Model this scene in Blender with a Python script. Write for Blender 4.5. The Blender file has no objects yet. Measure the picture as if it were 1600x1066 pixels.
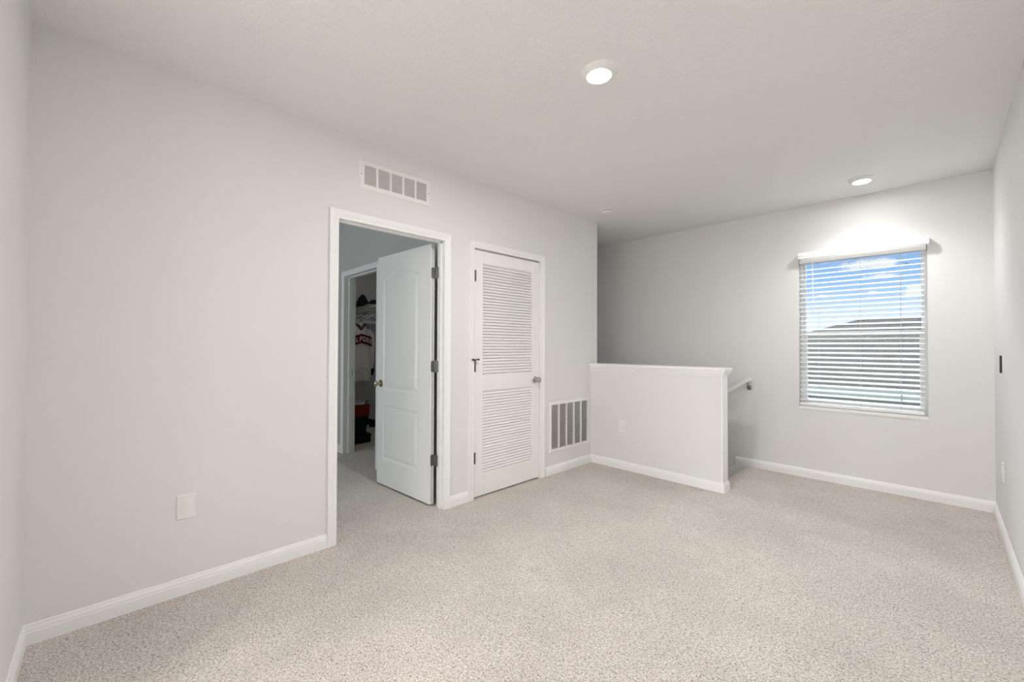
import bpy, bmesh, math, random
from mathutils import Vector, Matrix, noise
random.seed(7)
sc = bpy.context.scene
COL = sc.collection
PI = math.pi

# ------------------------------------------------------------------ camera
FPX, YAW, PITCH, ROLL = 651.886, 0.7993, 0.0128, 0.0032
CAM = Vector((2.6647, 0.0, 1.25))
def cam_matrix():
    f = Vector((-math.sin(YAW), math.cos(YAW), 0)); r = Vector((math.cos(YAW), math.sin(YAW), 0)); u = Vector((0, 0, 1))
    f2 = f * math.cos(PITCH) + u * math.sin(PITCH); u2 = u * math.cos(PITCH) - f * math.sin(PITCH)
    r3 = r * math.cos(ROLL) + u2 * math.sin(ROLL); u3 = u2 * math.cos(ROLL) - r * math.sin(ROLL)
    m = Matrix((r3, u3, -f2)).transposed().to_4x4(); m.translation = CAM
    return m
cd = bpy.data.cameras.new('camera'); cd.sensor_fit = 'HORIZONTAL'; cd.sensor_width = 36.0; cd.lens = FPX / 1600 * 36.0
cd.clip_start = 0.02; cd.clip_end = 500
cam = bpy.data.objects.new('camera', cd); COL.objects.link(cam); cam.matrix_world = cam_matrix(); sc.camera = cam

# ------------------------------------------------------------------ view + light settings
sc.view_settings.view_transform = 'Standard'; sc.view_settings.look = 'None'
sc.view_settings.exposure = 0.05; sc.view_settings.gamma = 1.0; sc.view_settings.use_curve_mapping = False
try:
    sc.cycles.diffuse_bounces = 8; sc.cycles.max_bounces = 12; sc.cycles.sample_clamp_indirect = 6.0
except Exception: pass
LAMP_E = (730.0, 125.0, 2150.0, 48.0)   # radiance of the lens: room lamp, window lamp, added loft lamps, added closet lamp
LAMP_W = (0.0, 38.0, 0.0, 0.0)   # focused part of each lamp's light (W)
LAMP_RGB = (1.0, 0.985, 0.968)
LOFT_FILL = 25.0         # fill light through an added window behind the camera (W)
BED_DAY = 52.0          # daylight through the bedroom window (W)
SKY_ZENITH = 2.2
SKY_FILL = 10.0          # bright sky patch added above the view to light blind and room

def node_mat(name):
    m = bpy.data.materials.new(name); m.use_nodes = True
    return m, m.node_tree.nodes, m.node_tree.links, m.node_tree.nodes['Principled BSDF']

# world: blue summer sky with clouds, brighter overhead
w = bpy.data.worlds.new('sky'); sc.world = w; w.use_nodes = True
n, l = w.node_tree.nodes, w.node_tree.links
bg = n['Background']; tc = n.new('ShaderNodeTexCoord'); sx = n.new('ShaderNodeSeparateXYZ'); l.new(tc.outputs['Generated'], sx.inputs[0])
ramp = n.new('ShaderNodeValToRGB'); e = ramp.color_ramp.elements
e[0].position = 0.0; e[0].color = (0.74, 0.86, 0.98, 1); e[1].position = 1.0; e[1].color = (0.80, 0.92, 1.0, 1)
for p, c in ((0.05, (0.80, 0.89, 0.98)), (0.085, (0.56, 0.75, 0.98)), (0.125, (0.36, 0.59, 0.97)), (0.17, (0.29, 0.53, 0.97)), (0.215, (0.30, 0.54, 0.97)), (0.30, (0.86, 0.93, 1.0))):
    q = e.new(p); q.color = (*c, 1)
l.new(sx.outputs['Z'], ramp.inputs[0])
mp = n.new('ShaderNodeMapping'); mp.inputs['Scale'].default_value = (7, 7, 26); mp.inputs['Location'].default_value = (0.35, 0.2, 0.62); l.new(tc.outputs['Generated'], mp.inputs[0])
nz = n.new('ShaderNodeTexNoise'); nz.inputs['Scale'].default_value = 1.6; nz.inputs['Detail'].default_value = 7; nz.inputs['Roughness'].default_value = 0.58; l.new(mp.outputs[0], nz.inputs['Vector'])
cr = n.new('ShaderNodeValToRGB'); cr.color_ramp.elements[0].position = 0.68; cr.color_ramp.elements[1].position = 0.84; l.new(nz.outputs['Fac'], cr.inputs[0])
def puff(c, rad):
    # one cumulus cloud in a fixed direction of the sky: noise-edged ellipsoid
    mpp = n.new('ShaderNodeMapping'); mpp.vector_type = 'TEXTURE'; mpp.inputs['Location'].default_value = c; mpp.inputs['Scale'].default_value = rad
    l.new(tc.outputs['Generated'], mpp.inputs[0])
    ln = n.new('ShaderNodeVectorMath'); ln.operation = 'LENGTH'; l.new(mpp.outputs[0], ln.inputs[0])
    ad = n.new('ShaderNodeMath'); ad.operation = 'MULTIPLY_ADD'; ad.inputs[1].default_value = -2.6; ad.inputs[2].default_value = 2.3; l.new(nz2.outputs['Fac'], ad.inputs[0])
    sm = n.new('ShaderNodeMath'); sm.operation = 'SUBTRACT'; l.new(ad.outputs[0], sm.inputs[0]); l.new(ln.outputs['Value'], sm.inputs[1])
    sm.use_clamp = True
    mu = n.new('ShaderNodeMath'); mu.operation = 'MULTIPLY'; mu.inputs[1].default_value = 2.2; mu.use_clamp = True; l.new(sm.outputs[0], mu.inputs[0])
    return mu.outputs[0]
nz2 = n.new('ShaderNodeTexNoise'); nz2.inputs['Scale'].default_value = 28; nz2.inputs['Detail'].default_value = 6; l.new(tc.outputs['Generated'], nz2.inputs['Vector'])
dens = cr.outputs[0]
for c, rad in (((-0.088, 0.985, 0.150), (0.034, 0.25, 0.010)), ((-0.025, 0.99, 0.096), (0.030, 0.25, 0.012)), ((-0.07, 0.99, 0.128), (0.03, 0.25, 0.004))):
    mx = n.new('ShaderNodeMath'); mx.operation = 'MAXIMUM'; l.new(dens, mx.inputs[0]); l.new(puff(c, rad), mx.inputs[1]); dens = mx.outputs[0]
mix = n.new('ShaderNodeMix'); mix.data_type = 'RGBA'; mix.inputs['B'].default_value = (0.93, 0.95, 0.98, 1)
l.new(dens, mix.inputs['Factor']); l.new(ramp.outputs[0], mix.inputs['A'])
up = n.new('ShaderNodeMapRange'); up.inputs['From Min'].default_value = 0.24; up.inputs['From Max'].default_value = 0.55; up.inputs['To Min'].default_value = 1.0; up.inputs['To Max'].default_value = SKY_ZENITH
l.new(sx.outputs['Z'], up.inputs['Value'])
def rng(sock, a, b, c=0.0, d=1.0):
    m_ = n.new('ShaderNodeMapRange'); m_.interpolation_type = 'SMOOTHSTEP'; m_.inputs['From Min'].default_value = a; m_.inputs['From Max'].default_value = b; m_.inputs['To Min'].default_value = c; m_.inputs['To Max'].default_value = d
    l.new(sock, m_.inputs['Value']); return m_.outputs[0]
def mth(op, a, b):
    m_ = n.new('ShaderNodeMath'); m_.operation = op
    for i_, q_ in enumerate((a, b)):
        if isinstance(q_, (int, float)): m_.inputs[i_].default_value = q_
        else: l.new(q_, m_.inputs[i_])
    return m_.outputs[0]
sky_fill = mth('MULTIPLY', mth('MULTIPLY', rng(sx.outputs['Z'], 0.22, 0.34), rng(sx.outputs['Z'], 0.6, 0.8, 1.0, 0.0)), rng(sx.outputs['Y'], 0.15, 0.6))  # unseen bright patch added to the sky for light through the window
l.new(mth('ADD', up.outputs[0], mth('MULTIPLY', sky_fill, SKY_FILL)), bg.inputs['Strength']); l.new(mix.outputs['Result'], bg.inputs['Color'])

# ------------------------------------------------------------------ dimensions (metres)
H = 2.6177; YB = 4.843; YK = 3.793; YE = 3.910; Y0 = -0.238; XR = 2.947; XK = 1.357
WT = 0.088               # wall thickness
T = 0.014; BH = 0.084    # baseboard
HD = 2.06                # door head

# ------------------------------------------------------------------ mesh helpers
class MB:
    def __init__(s): s.v = []; s.f = []
    def add(s, vs, fs, M=None):
        b = len(s.v)
        s.v += [tuple(M @ Vector(p)) if M else tuple(p) for p in vs]; s.f += [tuple(b + i for i in f) for f in fs]; return s
    def box(s, x0, x1, y0, y1, z0, z1, M=None):
        vs = [(x, y, z) for x in (x0, x1) for y in (y0, y1) for z in (z0, z1)]
        return s.add(vs, [(0, 1, 3, 2), (4, 6, 7, 5), (0, 4, 5, 1), (2, 3, 7, 6), (0, 2, 6, 4), (1, 5, 7, 3)], M)
    def quad(s, a, b, c, d): return s.add([a, b, c, d], [(0, 1, 2, 3)])
    def prism(s, poly, vec, M=None):
        k = len(poly); vec = Vector(vec)
        vs = [tuple(p) for p in poly] + [tuple(Vector(p) + vec) for p in poly]
        return s.add(vs, [tuple(range(k))[::-1], tuple(range(k, 2 * k))] + [(i, (i + 1) % k, k + (i + 1) % k, k + i) for i in range(k)], M)
    def lathe(s, prof, M=None, seg=32, caps=True):
        vs = []; fs = []; k = len(prof)
        for i in range(seg):
            a = 2 * PI * i / seg
            vs += [(r * math.cos(a), r * math.sin(a), z) for r, z in prof]
        for i in range(seg):
            j = (i + 1) % seg
            for q in range(k - 1): fs.append((i * k + q, j * k + q, j * k + q + 1, i * k + q + 1))
        if caps:
            fs.append(tuple(i * k for i in range(seg))[::-1]); fs.append(tuple(i * k + k - 1 for i in range(seg)))
        return s.add(vs, fs, M)
    def tube(s, path, r, seg=8, caps=True):
        path = [Vector(p) for p in path]; vs = []; fs = []; k = len(path)
        rr = r if isinstance(r, (list, tuple)) else [r] * k
        prev = None
        for i, p in enumerate(path):
            d = (path[min(i + 1, k - 1)] - path[max(i - 1, 0)]).normalized()
            if prev is None:
                a = Vector((0, 0, 1)) if abs(d.z) < 0.9 else Vector((1, 0, 0)); prev = (a - d * a.dot(d)).normalized()
            else: prev = (prev - d * prev.dot(d)).normalized()
            b = d.cross(prev)
            vs += [tuple(p + (prev * math.cos(2 * PI * j / seg) + b * math.sin(2 * PI * j / seg)) * rr[i]) for j in range(seg)]
        for i in range(k - 1):
            for j in range(seg):
                j2 = (j + 1) % seg; fs.append((i * seg + j, i * seg + j2, (i + 1) * seg + j2, (i + 1) * seg + j))
        if caps: fs += [tuple(range(seg))[::-1], tuple((k - 1) * seg + j for j in range(seg))]
        return s.add(vs, fs)
    def loft(s, rings, caps=True):
        k = len(rings[0]); vs = [p for r in rings for p in r]; fs = []
        for i in range(len(rings) - 1):
            for j in range(k):
                j2 = (j + 1) % k; fs.append((i * k + j, i * k + j2, (i + 1) * k + j2, (i + 1) * k + j))
        if caps: fs += [tuple(range(k))[::-1], tuple((len(rings) - 1) * k + j for j in range(k))]
        return s.add(vs, fs)
    def sweep(s, path, dirs, prof, fn):
        """profile (o, n) swept along path points (u, z); o offsets along dirs, n comes out of the wall; fn maps (u, z, n) to world"""
        vs = []; k = len(prof); fs = []
        for (u, z), (du, dz) in zip(path, dirs): vs += [fn(u + o * du, z + o * dz, nn) for o, nn in prof]
        for i in range(len(path) - 1):
            for j in range(k):
                j2 = (j + 1) % k; fs.append((i * k + j, (i + 1) * k + j, (i + 1) * k + j2, i * k + j2))
        fs += [tuple(range(k)), tuple((len(path) - 1) * k + j for j in range(k))[::-1]]
        return s.add(vs, fs)
    def build(s, name, mat, parent=None, smooth=False, bevel=0, world=True, weld=False, seg=2):
        me = bpy.data.meshes.new(name)
        vs = s.v
        if parent is not None and world:
            o = parent; off = Vector((0, 0, 0))
            while o is not None: off += o.location; o = o.parent
            vs = [tuple(Vector(p) - off) for p in vs]
        me.from_pydata(vs, [], s.f)
        bm = bmesh.new(); bm.from_mesh(me)
        if weld: bmesh.ops.remove_doubles(bm, verts=bm.verts, dist=1e-5)
        bmesh.ops.recalc_face_normals(bm, faces=bm.faces); bm.to_mesh(me); bm.free()
        me.materials.append(mat)
        ob = bpy.data.objects.new(name, me); COL.objects.link(ob)
        if parent is not None: ob.parent = parent
        if smooth:
            for p in me.polygons: p.use_smooth = True
            try: me.set_sharp_from_angle(angle=math.radians(35))
            except Exception: pass
        if bevel:
            md = ob.modifiers.new('bevel', 'BEVEL'); md.width = bevel; md.segments = seg; md.limit_method = 'ANGLE'; md.angle_limit = math.radians(40)
        return ob

def tag(o, label=None, cat=None, group=None, kind=None):
    if label: o['label'] = label
    if cat: o['category'] = cat
    if group: o['group'] = group
    if kind: o['kind'] = kind
    return o
def thing(name, label, cat, loc, group=None, kind=None, rot=None):
    o = bpy.data.objects.new(name, None); COL.objects.link(o); o.location = loc; o.empty_display_size = 0.1
    if rot: o.rotation_euler = rot
    return tag(o, label, cat, group, kind)
def S(o, label, cat): return tag(o, label, cat, None, 'structure')

def grid_wall(name, mat, fn, u0, u1, z0, z1, th, holes):
    """wall slab over u0..u1, z0..z1 with rectangular holes; fn(u, z, n): n=0 front face, n=-th back face"""
    us = sorted({u0, u1, *[h[0] for h in holes], *[h[1] for h in holes]}); zs = sorted({z0, z1, *[h[2] for h in holes], *[h[3] for h in holes]})
    us = [u for u in us if u0 <= u <= u1]; zs = [z for z in zs if z0 <= z <= z1]
    def solid(i, j):
        if i < 0 or j < 0 or i >= len(us) - 1 or j >= len(zs) - 1: return False
        cu, cz = (us[i] + us[i + 1]) / 2, (zs[j] + zs[j + 1]) / 2
        return not any(h[0] < cu < h[1] and h[2] < cz < h[3] for h in holes)
    mb = MB()
    for i in range(len(us) - 1):
        for j in range(len(zs) - 1):
            if not solid(i, j): continue
            a, b, c, d = us[i], us[i + 1], zs[j], zs[j + 1]
            for nn in (0, -th): mb.quad(fn(a, c, nn), fn(b, c, nn), fn(b, d, nn), fn(a, d, nn))
            if not solid(i - 1, j): mb.quad(fn(a, c, 0), fn(a, d, 0), fn(a, d, -th), fn(a, c, -th))
            if not solid(i + 1, j): mb.quad(fn(b, c, 0), fn(b, d, 0), fn(b, d, -th), fn(b, c, -th))
            if not solid(i, j - 1): mb.quad(fn(a, c, 0), fn(b, c, 0), fn(b, c, -th), fn(a, c, -th))
            if not solid(i, j + 1): mb.quad(fn(a, d, 0), fn(b, d, 0), fn(b, d, -th), fn(a, d, -th))
    return mb.build(name, mat, weld=True)

# ------------------------------------------------------------------ materials
def paint(name, col, rough=0.6, bump=0.0, scale=140, spec=0.3, big=0.0):
    m, n, l, p = node_mat(name)
    p.inputs['Base Color'].default_value = (*col, 1); p.inputs['Roughness'].default_value = rough; p.inputs['Specular IOR Level'].default_value = spec
    if bump:
        tc = n.new('ShaderNodeTexCoord'); nz = n.new('ShaderNodeTexNoise'); nz.inputs['Scale'].default_value = scale; nz.inputs['Detail'].default_value = 3
        l.new(tc.outputs['Object'], nz.inputs['Vector'])
        bp = n.new('ShaderNodeBump'); bp.inputs['Strength'].default_value = bump; bp.inputs['Distance'].default_value = 0.002
        l.new(nz.outputs['Fac'], bp.inputs['Height']); l.new(bp.outputs['Normal'], p.inputs['Normal'])
    return m
M_WALL = paint('wall_paint', (0.760, 0.758, 0.756), 0.7, 0.18, 110)
M_BEDWALL = paint('bedroom_wall_shaded', (0.54, 0.54, 0.52), 0.7, 0.18, 110)  # copy of the wall paint, darkened to hold the bedroom's shade
M_TRIM = paint('trim_paint', (0.868, 0.865, 0.86), 0.35, 0.03, 60, 0.4)
M_DOOR = paint('door_paint', (0.86, 0.855, 0.84), 0.4, 0.05, 80, 0.4)
M_PLASTIC = paint('white_plastic', (0.82, 0.82, 0.80), 0.35, 0.0, spec=0.45)
M_VENT = paint('white_enamel', (0.82, 0.815, 0.79), 0.4, 0.02, 90, 0.4)
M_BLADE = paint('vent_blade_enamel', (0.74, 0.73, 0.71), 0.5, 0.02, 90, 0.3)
M_BLIND = paint('blind_vinyl', (0.86, 0.86, 0.86), 0.35, 0.02, 60, 0.4)
M_VINYL = paint('window_vinyl', (0.91, 0.92, 0.92), 0.4, 0.02, 60, 0.4)
M_DARK = paint('dark_cavity', (0.06, 0.055, 0.05), 0.9, 0.05, 40)
M_BLACK = paint('black_plastic', (0.02, 0.02, 0.022), 0.35, 0.03, 60)
M_CORD = paint('grey_cord', (0.45, 0.47, 0.48), 0.8, 0.05, 300)

def metal(name, col, rough):
    m, n, l, p = node_mat(name); p.inputs['Base Color'].default_value = (*col, 1); p.inputs['Metallic'].default_value = 1.0; p.inputs['Roughness'].default_value = rough
    tc = n.new('ShaderNodeTexCoord'); nz = n.new('ShaderNodeTexNoise'); nz.inputs['Scale'].default_value = 220; l.new(tc.outputs['Object'], nz.inputs['Vector'])
    bp = n.new('ShaderNodeBump'); bp.inputs['Strength'].default_value = 0.03; l.new(nz.outputs['Fac'], bp.inputs['Height']); l.new(bp.outputs['Normal'], p.inputs['Normal'])
    return m
M_NICKEL = metal('satin_nickel', (0.50, 0.48, 0.45), 0.28)
M_BRASS = metal('antique_brass', (0.48, 0.41, 0.29), 0.25)
M_HINGE = metal('hinge_steel', (0.30, 0.29, 0.27), 0.42)
M_HINGE2 = metal('dark_hinge_steel', (0.11, 0.107, 0.10), 0.5)

def grained_mat():
    m, n, l, p = node_mat('grained_door_paint'); p.inputs['Base Color'].default_value = (0.86, 0.855, 0.84, 1); p.inputs['Roughness'].default_value = 0.42; p.inputs['Specular IOR Level'].default_value = 0.4
    tc = n.new('ShaderNodeTexCoord'); mp = n.new('ShaderNodeMapping'); mp.inputs['Scale'].default_value = (55, 55, 3.2); l.new(tc.outputs['Object'], mp.inputs[0])
    nz = n.new('ShaderNodeTexNoise'); nz.inputs['Scale'].default_value = 1.0; nz.inputs['Detail'].default_value = 4; nz.inputs['Distortion'].default_value = 1.2; l.new(mp.outputs[0], nz.inputs['Vector'])
    bp = n.new('ShaderNodeBump'); bp.inputs['Strength'].default_value = 0.22; bp.inputs['Distance'].default_value = 0.002; l.new(nz.outputs['Fac'], bp.inputs['Height']); l.new(bp.outputs['Normal'], p.inputs['Normal'])
    return m
M_GRAIN = grained_mat()
def ceiling_mat():
    m, n, l, p = node_mat('ceiling_knockdown'); p.inputs['Base Color'].default_value = (0.82, 0.818, 0.814, 1); p.inputs['Roughness'].default_value = 0.75; p.inputs['Specular IOR Level'].default_value = 0.25
    tc = n.new('ShaderNodeTexCoord')
    a = n.new('ShaderNodeTexNoise'); a.inputs['Scale'].default_value = 44; a.inputs['Detail'].default_value = 4; a.inputs['Roughness'].default_value = 0.6; l.new(tc.outputs['Object'], a.inputs['Vector'])
    r = n.new('ShaderNodeValToRGB'); r.color_ramp.elements[0].position = 0.47; r.color_ramp.elements[1].position = 0.56; l.new(a.outputs['Fac'], r.inputs[0])
    # smooth patched plaster in a ring around the two lamps
    h = r.outputs[0]
    for c in ((1.490, 1.735, H), (2.215, 4.365, H)):
        d = n.new('ShaderNodeVectorMath'); d.operation = 'DISTANCE'; d.inputs[1].default_value = c; l.new(tc.outputs['Object'], d.inputs[0])
        mr = n.new('ShaderNodeMapRange'); mr.inputs['From Min'].default_value = 0.125; mr.inputs['From Max'].default_value = 0.165; l.new(d.outputs['Value'], mr.inputs['Value'])
        mu = n.new('ShaderNodeMath'); mu.operation = 'MULTIPLY'; l.new(h, mu.inputs[0]); l.new(mr.outputs[0], mu.inputs[1]); h = mu.outputs[0]
    bp = n.new('ShaderNodeBump'); bp.inputs['Strength'].default_value = 0.36; bp.inputs['Distance'].default_value = 0.0025
    l.new(h, bp.inputs['Height']); l.new(bp.outputs['Normal'], p.inputs['Normal'])
    return m
M_CEIL = ceiling_mat()

def carpet_mat():
    m, n, l, p = node_mat('frieze_carpet'); p.inputs['Roughness'].default_value = 0.95; p.inputs['Specular IOR Level'].default_value = 0.05
    try:
        p.inputs['Sheen Weight'].default_value = 0.15
    except Exception: pass
    tc = n.new('ShaderNodeTexCoord')
    wv = n.new('ShaderNodeTexNoise'); wv.inputs['Scale'].default_value = 60; wv.inputs['Detail'].default_value = 2; l.new(tc.outputs['Object'], wv.inputs['Vector'])
    sh = n.new('ShaderNodeVectorMath'); sh.operation = 'MULTIPLY_ADD'; sh.inputs[1].default_value = (0.012, 0.012, 0.012); l.new(wv.outputs['Color'], sh.inputs[0]); l.new(tc.outputs['Object'], sh.inputs[2])
    a = n.new('ShaderNodeTexNoise'); a.inputs['Scale'].default_value = 140; a.inputs['Detail'].default_value = 3; a.inputs['Roughness'].default_value = 0.65; l.new(sh.outputs[0], a.inputs['Vector'])
    b = n.new('ShaderNodeTexNoise'); b.inputs['Scale'].default_value = 1.7; b.inputs['Detail'].default_value = 4; b.inputs['Roughness'].default_value = 0.6; l.new(tc.outputs['Object'], b.inputs['Vector'])
    r = n.new('ShaderNodeValToRGB'); el = r.color_ramp.elements
    el[0].position = 0.30; el[0].color = (0.20, 0.172, 0.15, 1); el[1].position = 0.72; el[1].color = (0.90, 0.835, 0.78, 1)
    for q, c in ((0.42, (0.46, 0.41, 0.365)), (0.50, (0.64, 0.585, 0.54)), (0.60, (0.75, 0.695, 0.65))):
        k = el.new(q); k.color = (*c, 1)
    l.new(a.outputs['Fac'], r.inputs[0])
    br = n.new('ShaderNodeMapRange'); br.inputs['From Min'].default_value = 0.3; br.inputs['From Max'].default_value = 0.7; br.inputs['To Min'].default_value = 0.84; br.inputs['To Max'].default_value = 1.02; l.new(b.outputs['Fac'], br.inputs['Value'])
    hs = n.new('ShaderNodeHueSaturation'); l.new(br.outputs[0], hs.inputs['Value']); l.new(r.outputs[0], hs.inputs['Color']); l.new(hs.outputs[0], p.inputs['Base Color'])
    bp = n.new('ShaderNodeBump'); bp.inputs['Strength'].default_value = 0.75; bp.inputs['Distance'].default_value = 0.006
    l.new(a.outputs['Fac'], bp.inputs['Height']); l.new(bp.outputs['Normal'], p.inputs['Normal'])
    return m
M_CARPET = carpet_mat()

def glass_mat():
    m, n, l, p = node_mat('window_glass'); out = n['Material Output']; n.remove(p)
    tr = n.new('ShaderNodeBsdfTransparent'); tr.inputs['Color'].default_value = (0.95, 0.975, 0.97, 1)
    gl = n.new('ShaderNodeBsdfGlossy'); gl.inputs['Roughness'].default_value = 0.02
    fr = n.new('ShaderNodeFresnel'); fr.inputs['IOR'].default_value = 1.45
    mx = n.new('ShaderNodeMixShader'); l.new(fr.outputs[0], mx.inputs[0]); l.new(tr.outputs[0], mx.inputs[1]); l.new(gl.outputs[0], mx.inputs[2]); l.new(mx.outputs[0], out.inputs['Surface'])
    return m
M_GLASS = glass_mat()
def emit(name, col, s):
    m, n, l, p = node_mat(name); p.inputs['Base Color'].default_value = (0.9, 0.9, 0.9, 1); p.inputs['Emission Color'].default_value = (*col, 1); p.inputs['Emission Strength'].default_value = s
    return m
M_LENS = [emit('lit_lens', LAMP_RGB, e_) for e_ in LAMP_E]

def cloth(name, col, col2=None, scale=500, bump=0.3):
    m, n, l, p = node_mat(name); p.inputs['Roughness'].default_value = 0.9; p.inputs['Specular IOR Level'].default_value = 0.1
    tc = n.new('ShaderNodeTexCoord'); nz = n.new('ShaderNodeTexNoise'); nz.inputs['Scale'].default_value = scale; l.new(tc.outputs['Object'], nz.inputs['Vector'])
    mx = n.new('ShaderNodeMix'); mx.data_type = 'RGBA'; mx.inputs['A'].default_value = (*col, 1); mx.inputs['B'].default_value = (*(col2 or [c * 0.85 for c in col]), 1)
    l.new(nz.outputs['Fac'], mx.inputs['Factor']); l.new(mx.outputs['Result'], p.inputs['Base Color'])
    bp = n.new('ShaderNodeBump'); bp.inputs['Strength'].default_value = bump; bp.inputs['Distance'].default_value = 0.001; l.new(nz.outputs['Fac'], bp.inputs['Height']); l.new(bp.outputs['Normal'], p.inputs['Normal'])
    return m
M_CREAM = cloth('cream_fleece', (0.88, 0.86, 0.80), (0.82, 0.80, 0.74))
M_MAROON = cloth('maroon_felt', (0.16, 0.018, 0.024))
M_WHITECLOTH = cloth('white_felt', (0.82, 0.80, 0.77))
M_BLACKCLOTH = cloth('black_cotton', (0.012, 0.012, 0.014), (0.03, 0.03, 0.034), 60)
M_NAVY = cloth('dark_navy_knit', (0.02, 0.024, 0.04), (0.05, 0.055, 0.075), 80)
M_RED = cloth('dark_red_knit', (0.22, 0.02, 0.022), (0.13, 0.012, 0.014), 90)
M_BLUEGREY = cloth('blue_grey_cotton', (0.42, 0.46, 0.50), (0.55, 0.58, 0.62), 70)
M_GREYCLOTH = cloth('grey_cotton', (0.30, 0.29, 0.31), (0.42, 0.41, 0.42), 70)
M_REDBOX = cloth('red_card', (0.20, 0.02, 0.012), (0.16, 0.016, 0.01), 30, 0.05)
M_BLACKBOX = cloth('black_card', (0.010, 0.011, 0.013), (0.018, 0.019, 0.021), 30, 0.05)
M_SHOEWHITE = cloth('white_leather', (0.70, 0.70, 0.70), (0.6, 0.6, 0.6), 120, 0.1)
M_HANGER = paint('white_hanger_plastic', (0.78, 0.78, 0.77), 0.35, 0.02, 80)

# ------------------------------------------------------------------ setting: floor, ceiling, walls
mb = MB()
mb.box(-4.3, 3.05, -4.6, YE - 0.04, -0.05, 0.0)
mb.box(1.27, 3.05, YE - 0.04, YB + 0.02, -0.05, 0.0)
mb.box(-4.3, -0.9, YE - 0.04, YE + 0.02, -0.05, 0.0)
# rolled carpet nosing at the head of the stairs
mb.prism([(1.27, YE - 0.001, 0.0), (1.262, YE - 0.001, -0.003), (1.256, YE - 0.001, -0.012), (1.255, YE - 0.001, -0.03), (1.262, YE - 0.001, -0.045), (1.27, YE - 0.001, -0.05)], (0, YB - YE, 0))
S(mb.build('floor', M_CARPET), 'speckled beige frieze carpet over the whole floor', 'floor')
mb = MB(); mb.box(-4.3, 3.1, -4.6, YB + 0.15, H, H + 0.1)
S(mb.build('ceiling', M_CEIL), 'off white textured ceiling with two lamps', 'ceiling')

left = lambda u, z, n: (n, u, z)
D1 = (1.05, 1.86)      # bedroom doorway along the left wall
D2 = (2.156, 2.963)    # louvred closet doorway
VENT = (1.182, 1.727, 2.290, 2.486); GRIL = (3.100, 3.756, 0.208, 0.705)
lb = lambda u, z, n: (-WT - n, u, z)
S(grid_wall('wall_left', M_WALL, left, Y0, YE, 0, H, WT,
  [(D1[0] - 0.018, D1[1] + 0.018, -1, HD + 0.018), (D2[0] - 0.018, D2[1] + 0.018, -1, HD + 0.018),
   (VENT[0] + 0.03, VENT[1] - 0.03, VENT[2] + 0.03, VENT[3] - 0.03), (GRIL[0] + 0.025, GRIL[1] - 0.025, GRIL[2] + 0.025, GRIL[3] - 0.025)]),
  'long light grey wall with the two doors and two vents', 'wall')
WX0, WX1, WZ0, WZ1 = 1.700, 2.590, 0.655, 2.105
back = lambda u, z, n: (u, YB - n, z)
S(grid_wall('wall_back', M_WALL, back, -2.9, XR + 0.12, -2.9, H, 0.15, [(WX0, WX1, WZ0, WZ1)]), 'warm light grey end wall with the window', 'wall')
mb = MB(); mb.box(XR, XR + 0.11, Y0 - 0.12, YB, 0, H)
S(mb.build('wall_right', M_WALL), 'right hand wall with the light switch', 'wall')
mb = MB(); mb.box(-0.001, 0.76, Y0 - 0.12, Y0, 0, H)
S(mb.build('wall_near', M_WALL), 'short return wall at the left edge', 'wall')
# the loft goes on behind the camera
LW = (-3.6, -1.6, 0.7, 2.2)
mb = MB(); mb.box(-0.12, 0.0, -4.3, Y0 - 0.12, 0, H); S(mb.build('wall_loft_left', M_WALL), 'left wall of the loft behind the camera', 'wall')
rl_ = lambda u, z, n: (XR - n, u, z)
S(grid_wall('wall_loft_right', M_WALL, rl_, -4.3, Y0 - 0.12, 0, H, 0.12, [LW]), 'right wall of the loft behind the camera with an added window', 'wall')
mb = MB(); mb.box(-0.12, XR + 0.12, -4.4, -4.3, 0, H); S(mb.build('wall_loft_end', M_WALL), 'end wall of the loft behind the camera', 'wall')
# knee wall, its end board and cap
mb = MB(); mb.box(0.0, XK - 0.012, YK, YE, -0.05, 1.01)
S(mb.build('wall_knee', M_WALL), 'low half wall guarding the stairs', 'wall')
# walls of the utility closet, bedroom, walk-in closet and stairwell
CY = 1.985             # closet wall face in the bedroom
UX = -0.9
mb = MB(); mb.box(-2.9, -WT, YE - 0.11, YE, -2.9, H); mb.box(-2.9, XK - 0.02, YE - 0.11, YE - 0.001, -2.9, -0.06)
S(mb.build('wall_stair_side', M_WALL), 'wall between the closet and the stairs', 'wall')
mb = MB(); mb.box(-3.0, -2.9, YE - 0.11, YB + 0.15, -2.9, H); S(mb.build('wall_stair_end', M_WALL), 'end wall of the stairwell', 'wall')
mb = MB(); mb.box(-4.2, 3.0, YE - 0.11, YB + 0.15, -3.0, -2.9); S(mb.build('floor_lower', M_CARPET), 'carpet at the foot of the stairs', 'floor')
mb = MB(); mb.box(UX - 0.1, UX, CY + 0.13, YE - 0.11, 0, H); S(mb.build('wall_utility_closet', M_WALL), 'back wall of the utility closet', 'wall')
CO = (-2.172, -1.36)   # walk-in closet opening along x
cl = lambda u, z, n: (u, CY - n, z)
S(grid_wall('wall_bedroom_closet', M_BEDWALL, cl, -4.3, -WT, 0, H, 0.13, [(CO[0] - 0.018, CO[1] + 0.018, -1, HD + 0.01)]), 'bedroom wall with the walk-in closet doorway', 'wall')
mb = MB(); mb.box(-4.05, -3.95, CY + 0.13, YE - 0.11, 0, H); S(mb.build('wall_closet_far', M_WALL), 'far wall of the walk-in closet', 'wall')
mb = MB(); mb.box(-3.95, UX - 0.1, 3.36, 3.46, 0, H); S(mb.build('wall_closet_back', M_WALL), 'back wall of the walk-in closet', 'wall')
BW = (-2.6, -1.1, 0.75, 2.10)
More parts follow.
